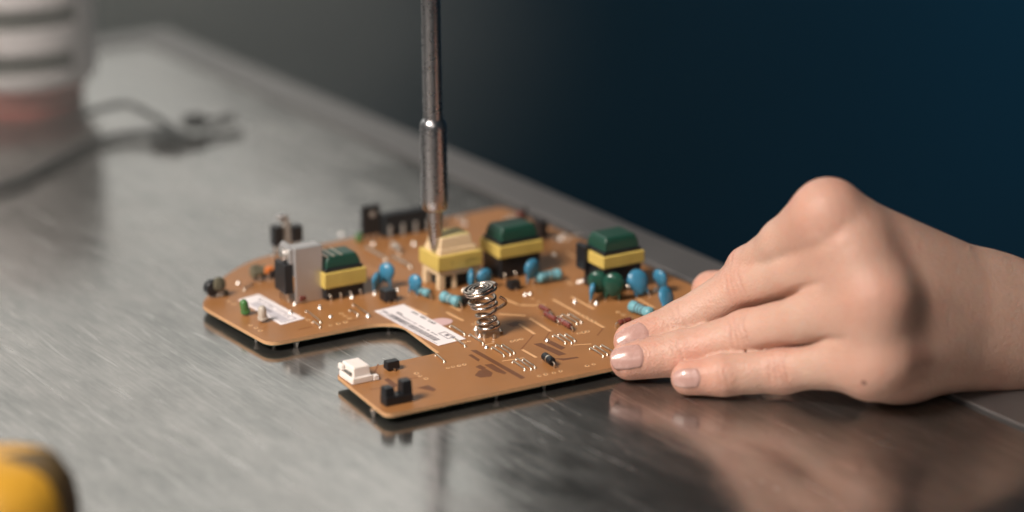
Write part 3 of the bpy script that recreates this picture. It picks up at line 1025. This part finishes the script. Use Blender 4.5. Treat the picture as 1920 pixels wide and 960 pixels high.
# joints: tip, last joint, middle joint, knuckle; with radii
FING = {
    'pinky': ([J(1291, 709, 5.8), J(1355, 704, 7.0), J(1468, 692, 9.6), J(1648, 666, 20)], [5.6, 6.5, 7.7, 9.4]),
    'ring': ([J(1181, 676, 7.0), J(1275, 664, 9.0), J(1402, 628, 17), J(1640, 560, 38)], [6.4, 7.2, 8.1, 9.4]),
    'middle': ([J(1187, 640, 10.4), J(1280, 607, 15), J(1400, 536, 29), J(1600, 474, 50)], [6.4, 7.4, 8.7, 9.4]),
    'index': ([J(1335, 600, 10), J(1352, 562, 18), J(1408, 508, 33), J(1546, 402, 61)], [6.0, 7.0, 8.0, 8.8]),
}
THUMB = ([J(1334, 545, 8.5), J(1430, 548, 11), J(1560, 545, 21), J(1760, 590, 24)], [7.0, 8.2, 9.5, 12.0])
NV = {'pinky': np.array([-0.05, -0.93, 0.36]), 'ring': np.array([-0.10, -0.84, 0.53]),
      'middle': np.array([-0.14, -0.80, 0.58]), 'index': np.array([-0.3, -0.55, 0.78])}
W_UP, W_LO = J(1850, 562, 26.5), J(1850, 642, 13.8)
A_UP, A_LO = W_UP + np.array([40, 9, -12.0]), W_LO + np.array([40, 5, -11.0])
dirf = np.array([1.0, 0.22, -0.30])
E_UP, E_LO = A_UP + dirf * 6, A_LO + dirf * 6
FN = list(FING)


def finger(p, name):
    j, r = FING[name]
    d = seg(p, j[0], j[1], r[0], r[1])
    d = smin(d, seg(p, j[1], j[2], r[1], r[2] * 0.97), 2.0)
    k = j[2] * 0.5 + j[3] * 0.5
    d = smin(d, seg(p, j[2], k, r[2] * 0.99, r[2] * 1.0), 2.5)
    d = smin(d, seg(p, k, j[3], r[2] * 1.0, r[3] * 0.98), 4.0)
    c, b = crease(p, name)
    return d + c - b


def crease(p, name):
    """depth of the skin folds over the finger joints, and the swelling round them"""
    j, r = FING[name]
    cut, swell = np.zeros(len(p)), np.zeros(len(p))
    n = NV[name] / np.linalg.norm(NV[name])
    for q, e, amp, offs in ((j[2], j[3], 0.5, (-2.6, -1.0, 0.4, 2.3)), (j[1], j[2], 0.36, (-0.9, 0.8))):
        ax = (j[0] - e) / np.linalg.norm(j[0] - e)
        v = p - q
        t = v @ ax
        side = v @ np.cross(ax, n)
        up = np.clip((v @ n) / 7.0, 0, 1) * (np.abs(t) < 9)
        g = np.zeros(len(p))
        for k, o in enumerate(offs):
            w = 0.42 + 0.12 * (k % 2)
            g += (1.0, 0.6, 0.8, 0.7)[k] * np.exp(-((t - o - 0.035 * side * side * np.sign(o) - 0.25 * np.sin(side * 0.9 + k)) / w) ** 2)
        cut += amp * g * up * np.exp(-(side / 4.4) ** 2)
        swell += 0.45 * np.exp(-(t / 4.5) ** 2) * up
    return cut, swell


def hand_sdf(p):
    fs = [finger(p, n) for n in FN]
    d = fs[0]
    for q in fs[1:]:
        d = smin(d, q, 0.9)
    kn = [FING[n][0][3] for n in FN]
    mid = [FING[n][0][2] for n in FN]
    wr = [W_LO * (1 - t) + W_UP * t for t in (0.0, 0.3, 0.72, 1.0)]
    body = None
    for i in range(4):
        a, b = kn[i], wr[i]
        s = seg(p, a + np.array([3.0, -0.2, 0.0]), b, (9.4, 9.4, 9.3, 8.6)[i], 12.9)
        body = s if body is None else smin(body, s, 11)
    for i in range(3):                       # webs
        for t, r in ((0.0, 9.5), (0.18, 8.7), (0.32, 7.0)):
            a = kn[i] * (1 - t) + mid[i] * t
            b = kn[i + 1] * (1 - t) + mid[i + 1] * t
            back = np.array([0.4, 0.9, -0.4]) * (t / 0.2)
            body = smin(body, seg(p, a + back, b + back, r, r), 9 if t == 0 else 6)
    # palm mass and heel of the hand, behind and under the knuckles
    heel = J(1690, 690, 10.5)
    body = smin(body, seg(p, heel, W_LO, 10.4, 12.6), 8)
    body = smin(body, seg(p, kn[0] + np.array([-2, 2, -6.0]), heel, 8.6, 10.4), 7)
    body = smin(body, seg(p, J(1600, 560, 32), (W_UP + W_LO) / 2 + np.array([-6, 6, 0]), 13, 16), 8)
    th = seg(p, THUMB[0][0], THUMB[0][1], THUMB[1][0], THUMB[1][1])
    th = smin(th, seg(p, THUMB[0][1], THUMB[0][2], THUMB[1][1], THUMB[1][2]), 3)
    th = smin(th, seg(p, THUMB[0][2], THUMB[0][3], THUMB[1][2], THUMB[1][3]), 5)
    # hollows between the knuckles on the back of the hand
    for i, (amp, sg) in enumerate(((0.8, 6.5), (1.2, 6.0), (1.2, 6.0))):
        c = (kn[i] + kn[i + 1]) / 2 + np.array([13.0, -7.0, 2.0])
        body = body + amp * np.exp(-np.sum((p - c) ** 2, axis=1) / (2 * sg * sg)) * 0.6
    for i in range(2, 4):                    # knuckle heads
        o = np.array([0.5, -2.2, 1.4])
        body = smin(body, np.linalg.norm(p - kn[i] - o, axis=1) - (6.8, 7.2, 7.6, 8.0)[i], 6)
    fore = smin(seg(p, W_UP, A_UP, 13.2, 16.5), seg(p, W_LO, A_LO, 12.4, 15.5), 12)
    fore = smin(fore, smin(seg(p, A_UP, E_UP, 16.5, 16.8), seg(p, A_LO, E_LO, 15.5, 15.8), 14), 6)
    body = smin(body, fore, 9)
    d = smin(d, body, 3.6)
    d = smin(d, th, 3.0)
    for a, b, amp, w, x0, x1 in ((1, 2, 1.5, 1.4, 62, 97), (0, 1, 1.2, 1.6, 70, 104), (2, 3, 0.4, 2.2, 72, 108)):
        m_ = np.clip((p[:, 0] - x0) / 12, 0, 1) * np.clip((x1 - p[:, 0]) / 8, 0, 1)
        d = d + amp * np.exp(-((fs[a] - fs[b]) / w) ** 2) * m_ * (np.abs(d) < 6)
    return d


def surface(lo, hi, h, f):
    """surface nets over a block grid, refined only near the skin"""
    lo, hi = np.array(lo, float), np.array(hi, float)
    n = np.ceil((hi - lo) / h).astype(int) + 1
    c = 4
    nb = (n + c - 1) // c
    g = np.stack(np.meshgrid(*[np.arange(k) for k in nb], indexing='ij'), -1).reshape(-1, 3)
    ctr = lo + (g * c + c / 2) * h
    dc = f(ctr)
    vol = np.repeat(np.repeat(np.repeat(dc.reshape(nb), c, 0), c, 1), c, 2).astype(np.float32)
    near = g[np.abs(dc) < c * h * 1.25 + 1.2]
    off = np.stack(np.meshgrid(*[np.arange(c)] * 3, indexing='ij'), -1).reshape(-1, 3)
    idx = (near[:, None] * c + off[None]).reshape(-1, 3)
    val = np.concatenate([f(lo + q * h) for q in np.array_split(idx, max(1, len(idx) // 400000))])
    vol[idx[:, 0], idx[:, 1], idx[:, 2]] = val
    s = vol < 0
    sh = np.array(vol.shape) - 1
    acc = np.zeros((*sh, 3), np.float32)
    cnt = np.zeros(sh, np.float32)
    sl = lambda o, ax=None: tuple(slice(o[i], o[i] + sh[i]) for i in range(3))
    for ax in range(3):
        for u in (0, 1):
            for v in (0, 1):
                o = [0, 0, 0]
                o[(ax + 1) % 3], o[(ax + 2) % 3] = u, v
                o2 = list(o)
                o2[ax] = 1
                a, b = vol[sl(o)], vol[sl(o2)]
                x = (a < 0) != (b < 0)
                t = np.where(x, a / np.where(x, a - b, 1), 0)
                cnt += x
                for q in range(3):
                    acc[..., q] += np.where(x, o[q] + (t if q == ax else 0), 0)
    has = cnt > 0
    ids = -np.ones(sh, int)
    ids[has] = np.arange(has.sum())
    cell = np.argwhere(has)
    vert = lo + (cell + acc[has] / cnt[has][:, None]) * h
    faces = []
    for ax in range(3):
        u, v = (ax + 1) % 3, (ax + 2) % 3
        a = s[tuple(slice(0, sh[i]) for i in range(3))]
        b = s[tuple(slice(1, sh[i] + 1) if i == ax else slice(0, sh[i]) for i in range(3))]
        e = np.argwhere(a != b)
        e = e[(e[:, u] > 0) & (e[:, v] > 0)]
        ins = a[e[:, 0], e[:, 1], e[:, 2]]
        du, dv = np.eye(3, dtype=int)[u], np.eye(3, dtype=int)[v]
        quad = np.stack([ids[tuple((e - du - dv).T)], ids[tuple((e - dv).T)], ids[tuple(e.T)], ids[tuple((e - du).T)]], 1)
        quad[~ins] = quad[~ins][:, ::-1]
        faces.append(quad)
    return vert, np.concatenate(faces)


def gradient(f, p, e=0.15):
    g = np.zeros_like(p)
    for i in range(3):
        o = np.zeros(3)
        o[i] = e
        g[:, i] = (f(p + o) - f(p - o)) / (2 * e)
    return g / np.maximum(np.linalg.norm(g, axis=1, keepdims=True), 1e-6)


def skin_material(mole):
    m = bpy.data.materials.new('skin')
    m.use_nodes = True
    nt = m.node_tree
    N, L = nt.nodes, nt.links
    b = N['Principled BSDF']
    b.inputs['Roughness'].default_value = 0.47
    b.inputs['Specular IOR Level'].default_value = 0.38
    b.inputs['Subsurface Weight'].default_value = 0.35
    b.inputs['Subsurface Radius'].default_value = (0.0032, 0.0012, 0.0007)
    b.inputs['Subsurface Scale'].default_value = 1.0
    tc = N.new('ShaderNodeTexCoord')
    at = N.new('ShaderNodeAttribute')
    at.attribute_name = 'flush'
    n1 = N.new('ShaderNodeTexNoise')
    n1.inputs['Scale'].default_value = 110
    n1.inputs['Detail'].default_value = 5
    L.new(tc.outputs['Object'], n1.inputs['Vector'])
    m1 = N.new('ShaderNodeMix')
    m1.data_type = 'RGBA'
    m1.inputs[6].default_value = (0.48, 0.305, 0.235, 1)
    m1.inputs[7].default_value = (0.56, 0.375, 0.295, 1)
    L.new(n1.outputs['Fac'], m1.inputs[0])
    m2 = N.new('ShaderNodeMix')
    m2.data_type = 'RGBA'
    L.new(at.outputs['Fac'], m2.inputs[0])
    L.new(m1.outputs[2], m2.inputs[6])
    m2.inputs[7].default_value = (0.60, 0.285, 0.215, 1)
    vd = N.new('ShaderNodeVectorMath')
    vd.operation = 'DISTANCE'
    vd.inputs[1].default_value = mole
    L.new(tc.outputs['Object'], vd.inputs[0])
    mr = N.new('ShaderNodeMapRange')
    mr.inputs[1].default_value, mr.inputs[2].default_value = 0.0007, 0.0011
    mr.inputs[3].default_value, mr.inputs[4].default_value = 0.75, 0.0
    L.new(vd.outputs['Value'], mr.inputs[0])
    m3 = N.new('ShaderNodeMix')
    m3.data_type = 'RGBA'
    L.new(mr.outputs[0], m3.inputs[0])
    L.new(m2.outputs[2], m3.inputs[6])
    m3.inputs[7].default_value = (0.12, 0.05, 0.04, 1)
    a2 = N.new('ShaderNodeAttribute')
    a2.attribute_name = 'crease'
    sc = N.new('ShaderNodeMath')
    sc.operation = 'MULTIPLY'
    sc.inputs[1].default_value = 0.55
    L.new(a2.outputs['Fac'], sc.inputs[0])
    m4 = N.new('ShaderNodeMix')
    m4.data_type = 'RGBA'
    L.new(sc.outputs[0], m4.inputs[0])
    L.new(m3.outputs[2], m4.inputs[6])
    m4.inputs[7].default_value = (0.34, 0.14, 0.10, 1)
    # blotches and faint veins
    n5 = N.new('ShaderNodeTexNoise')
    n5.inputs['Scale'].default_value = 45
    n5.inputs['Detail'].default_value = 6
    n5.inputs['Roughness'].default_value = 0.7
    n5.inputs['Distortion'].default_value = 0.6
    L.new(tc.outputs['Object'], n5.inputs['Vector'])
    r5 = N.new('ShaderNodeMapRange')
    r5.inputs[1].default_value, r5.inputs[2].default_value = 0.45, 0.72
    r5.inputs[3].default_value, r5.inputs[4].default_value = 0.0, 0.5
    L.new(n5.outputs['Fac'], r5.inputs[0])
    m5 = N.new('ShaderNodeMix')
    m5.data_type = 'RGBA'
    L.new(r5.outputs[0], m5.inputs[0])
    L.new(m4.outputs[2], m5.inputs[6])
    m5.inputs[7].default_value = (0.54, 0.27, 0.20, 1)
    L.new(m5.outputs[2], b.inputs['Base Color'])
    vo = N.new('ShaderNodeTexVoronoi')
    vo.inputs['Scale'].default_value = 1300
    L.new(tc.outputs['Object'], vo.inputs['Vector'])
    n2 = N.new('ShaderNodeTexNoise')
    n2.inputs['Scale'].default_value = 500
    n2.inputs['Detail'].default_value = 4
    L.new(tc.outputs['Object'], n2.inputs['Vector'])
    ad = N.new('ShaderNodeMath')
    L.new(vo.outputs['Distance'], ad.inputs[0])
    L.new(n2.outputs['Fac'], ad.inputs[1])
    bp = N.new('ShaderNodeBump')
    bp.inputs['Strength'].default_value = 0.6
    bp.inputs['Distance'].default_value = 0.00025
    L.new(ad.outputs[0], bp.inputs['Height'])
    L.new(bp.outputs[0], b.inputs['Normal'])
    return m


def hand():
    hv, hf = surface((28, -185, -28.0), (222, -35, 76), 0.85, hand_sdf)
    for _ in range(2):
        hv = hv - hand_sdf(hv)[:, None] * gradient(hand_sdf, hv)
    # soft flesh flattens where it lies on the table
    low = 0.12
    z = hv[:, 2]
    hv[:, 2] = np.where(hv[:, 0] < 158, np.where(z < low + 1.5, low + 1.5 * np.exp((z - low - 1.5) / 1.5), z), z)
    hv[:, 2] = np.where((hv[:, 0] < 158), np.maximum(hv[:, 2], low), hv[:, 2])
    # the forearm runs on past the table edge
    far = np.maximum(hv[:, 0] - 191, 0)
    hv = hv + (far ** 2 / (far + 3))[:, None] * dirf * 7
    base = np.array([120.0, -140.0, 0.0])
    root = empty('person', base)
    tag(root, 'bare left hand and wrist resting on the table, pressing the board corner', 'person')
    me = bpy.data.meshes.new('hand')
    me.from_pydata(((hv - base) * S).tolist(), [], hf.tolist())
    me.validate()
    me.shade_smooth()
    # flushed fingertips and joints
    fl = np.zeros(len(hv))
    for n in FN:
        j, r = FING[n]
        for q, a, s in ((j[0], 0.65, 8), (j[1], 0.4, 5), (j[2], 0.6, 6), (j[3], 0.45, 10)):
            fl = np.maximum(fl, a * np.exp(-np.sum((hv - q) ** 2, 1) / (2 * s * s)) * 1.6)
    fl = np.maximum(fl, 0.9 * np.exp(-np.sum((hv - THUMB[0][0]) ** 2, 1) / (2 * 100)))
    at = me.attributes.new('flush', 'FLOAT', 'POINT')
    at.data.foreach_set('value', np.clip(fl * 0.75, 0, 1).astype(np.float32))
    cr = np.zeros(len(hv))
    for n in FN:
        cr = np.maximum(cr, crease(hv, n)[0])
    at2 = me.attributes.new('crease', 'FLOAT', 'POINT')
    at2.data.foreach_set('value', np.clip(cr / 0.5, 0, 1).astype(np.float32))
    mole = (J(1620, 718, 6.0) + np.array([0, 0, 0]))
    # drop the mole onto the skin along the line of sight
    dv = mole - CAM
    ts = np.linspace(0.9, 1.05, 400)
    pts = CAM + dv * ts[:, None]
    hit = pts[np.argmax(hand_sdf(pts) < 0)]
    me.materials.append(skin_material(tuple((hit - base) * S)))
    o = bpy.data.objects.new('hand', me)
    COL.objects.link(o)
    o.parent = root
    # nails
    nm = mat('nail', (0.46, 0.28, 0.245), 0.27, var=0.06, vscale=0.3, coat=0.25, sss=0.1)
    for name, w, ln, back in (('middle', 9.0, 11.5, 6.2), ('ring', 9.4, 11.5, 6.4), ('pinky', 7.4, 9.6, 5.0), ('index', 8.6, 10.5, 6.0)):
        j, r = FING[name]
        ax = (j[0] - j[1]) / np.linalg.norm(j[0] - j[1])
        n = NV[name] - ax * (NV[name] @ ax)
        n /= np.linalg.norm(n)
        sd_ = np.cross(ax, n)
        NU, NVV = 16, 20
        pts = []
        for a in range(NVV + 1):
            v = a / NVV
            for b in range(NU + 1):
                u = b / NU * 2 - 1
                # rounded outline: base curved, free edge slightly curved
                l0 = -(ln - back) + 1.9 * u * u * 0.9
                l1 = back - 1.3 * u * u
                lpos = l0 + (l1 - l0) * v
                wid = w / 2 * (1 - 0.10 * (1 - v))
                ang = u * wid / r[0]
                dirn = n * math.cos(ang) + sd_ * math.sin(ang)
                pts.append((j[0] + ax * min(lpos, 50), dirn))
        org = np.array([q[0] for q in pts])
        dr = np.array([q[1] for q in pts])
        # walk outward from the bone to the skin
        t = np.full(len(org), 4.0)
        tilt = dr + ax * 0.0
        for _ in range(40):
            t = t - np.clip(hand_sdf(org + tilt * t[:, None]), -0.6, 0.6)
            t = np.clip(t, 0.5, 9.5)
        # the plate stays flat lengthwise instead of rolling over the tip
        T = t.reshape(NVV + 1, NU + 1)
        mid_ = T[NVV // 3]
        for a in range(NVV + 1):
            if a > NVV // 3:
                T[a] = np.maximum(T[a], mid_ - 1.5 * ((a - NVV // 3) / (NVV * 0.667)) ** 2)
        edge = np.zeros_like(T)
        for a in range(NVV + 1):
            for b in range(NU + 1):
                u = abs(b / NU * 2 - 1)
                v = a / NVV
                k = min(1 - u, v * 1.2)
                edge[a, b] = -0.30 + 0.62 * min(1, k / 0.14)
        pos = org + tilt * (T + edge).reshape(-1, 1)
        fs = []
        for a in range(NVV):
            for b in range(NU):
                i = a * (NU + 1) + b
                fs.append((i, i + 1, i + NU + 2, i + NU + 1))
        mb = MB().add([tuple(q - base) for q in pos], fs)
        no = mb.build('fingernail', nm, root, smooth=80)
        # outward facing
        nr = no.data.polygons[len(fs) // 2].normal
        if nr.dot(Vector(n)) < 0:
            no.data.flip_normals()
        so = no.modifiers.new('thickness', 'SOLIDIFY')
        so.thickness = 0.0005
        so.offset = -1
    return root


hand()


# ------------------------------------------------------------------ thin smoke drifting over the left of the table
def smoke():
    m = bpy.data.materials.new('thin_smoke')
    m.use_nodes = True
    nt = m.node_tree
    N, L = nt.nodes, nt.links
    N.remove(N['Principled BSDF'])
    v = N.new('ShaderNodeVolumePrincipled')
    v.inputs['Color'].default_value = (0.80, 0.82, 0.80, 1)
    v.inputs['Anisotropy'].default_value = 0.25
    tc = N.new('ShaderNodeTexCoord')
    ln = N.new('ShaderNodeVectorMath')
    ln.operation = 'LENGTH'
    mp = N.new('ShaderNodeMapping')
    mp.inputs['Scale'].default_value = (1 / 0.26, 1 / 0.36, 1 / 0.15)
    L.new(tc.outputs['Object'], mp.inputs['Vector'])
    L.new(mp.outputs[0], ln.inputs[0])
    fo = N.new('ShaderNodeMapRange')
    fo.interpolation_type = 'SMOOTHSTEP'
    fo.inputs[1].default_value, fo.inputs[2].default_value = 1.0, 0.25
    fo.inputs[3].default_value, fo.inputs[4].default_value = 0.0, 1.0
    L.new(ln.outputs['Value'], fo.inputs[0])
    n = N.new('ShaderNodeTexNoise')
    n.inputs['Scale'].default_value = 9
    n.inputs['Detail'].default_value = 2
    L.new(tc.outputs['Object'], n.inputs['Vector'])
    a = N.new('ShaderNodeMapRange')
    a.inputs[1].default_value, a.inputs[2].default_value = 0.3, 0.7
    a.inputs[3].default_value, a.inputs[4].default_value = 0.35, 1.25
    L.new(n.outputs['Fac'], a.inputs[0])
    mu = N.new('ShaderNodeMath')
    mu.operation = 'MULTIPLY'
    L.new(fo.outputs[0], mu.inputs[0])
    L.new(a.outputs[0], mu.inputs[1])
    m2 = N.new('ShaderNodeMath')
    m2.operation = 'MULTIPLY'
    L.new(mu.outputs[0], m2.inputs[0])
    m2.inputs[1].default_value = 1.6
    L.new(m2.outputs[0], v.inputs['Density'])
    L.new(v.outputs[0], N['Material Output'].inputs['Volume'])
    o = MB().blob((0, 0, 0), (265, 365, 155), 32, 16).build('smoke', m, loc=(-200, 150, 60))
    tag(o, 'thin grey smoke drifting over the left of the table', 'smoke', kind='stuff')


smoke()
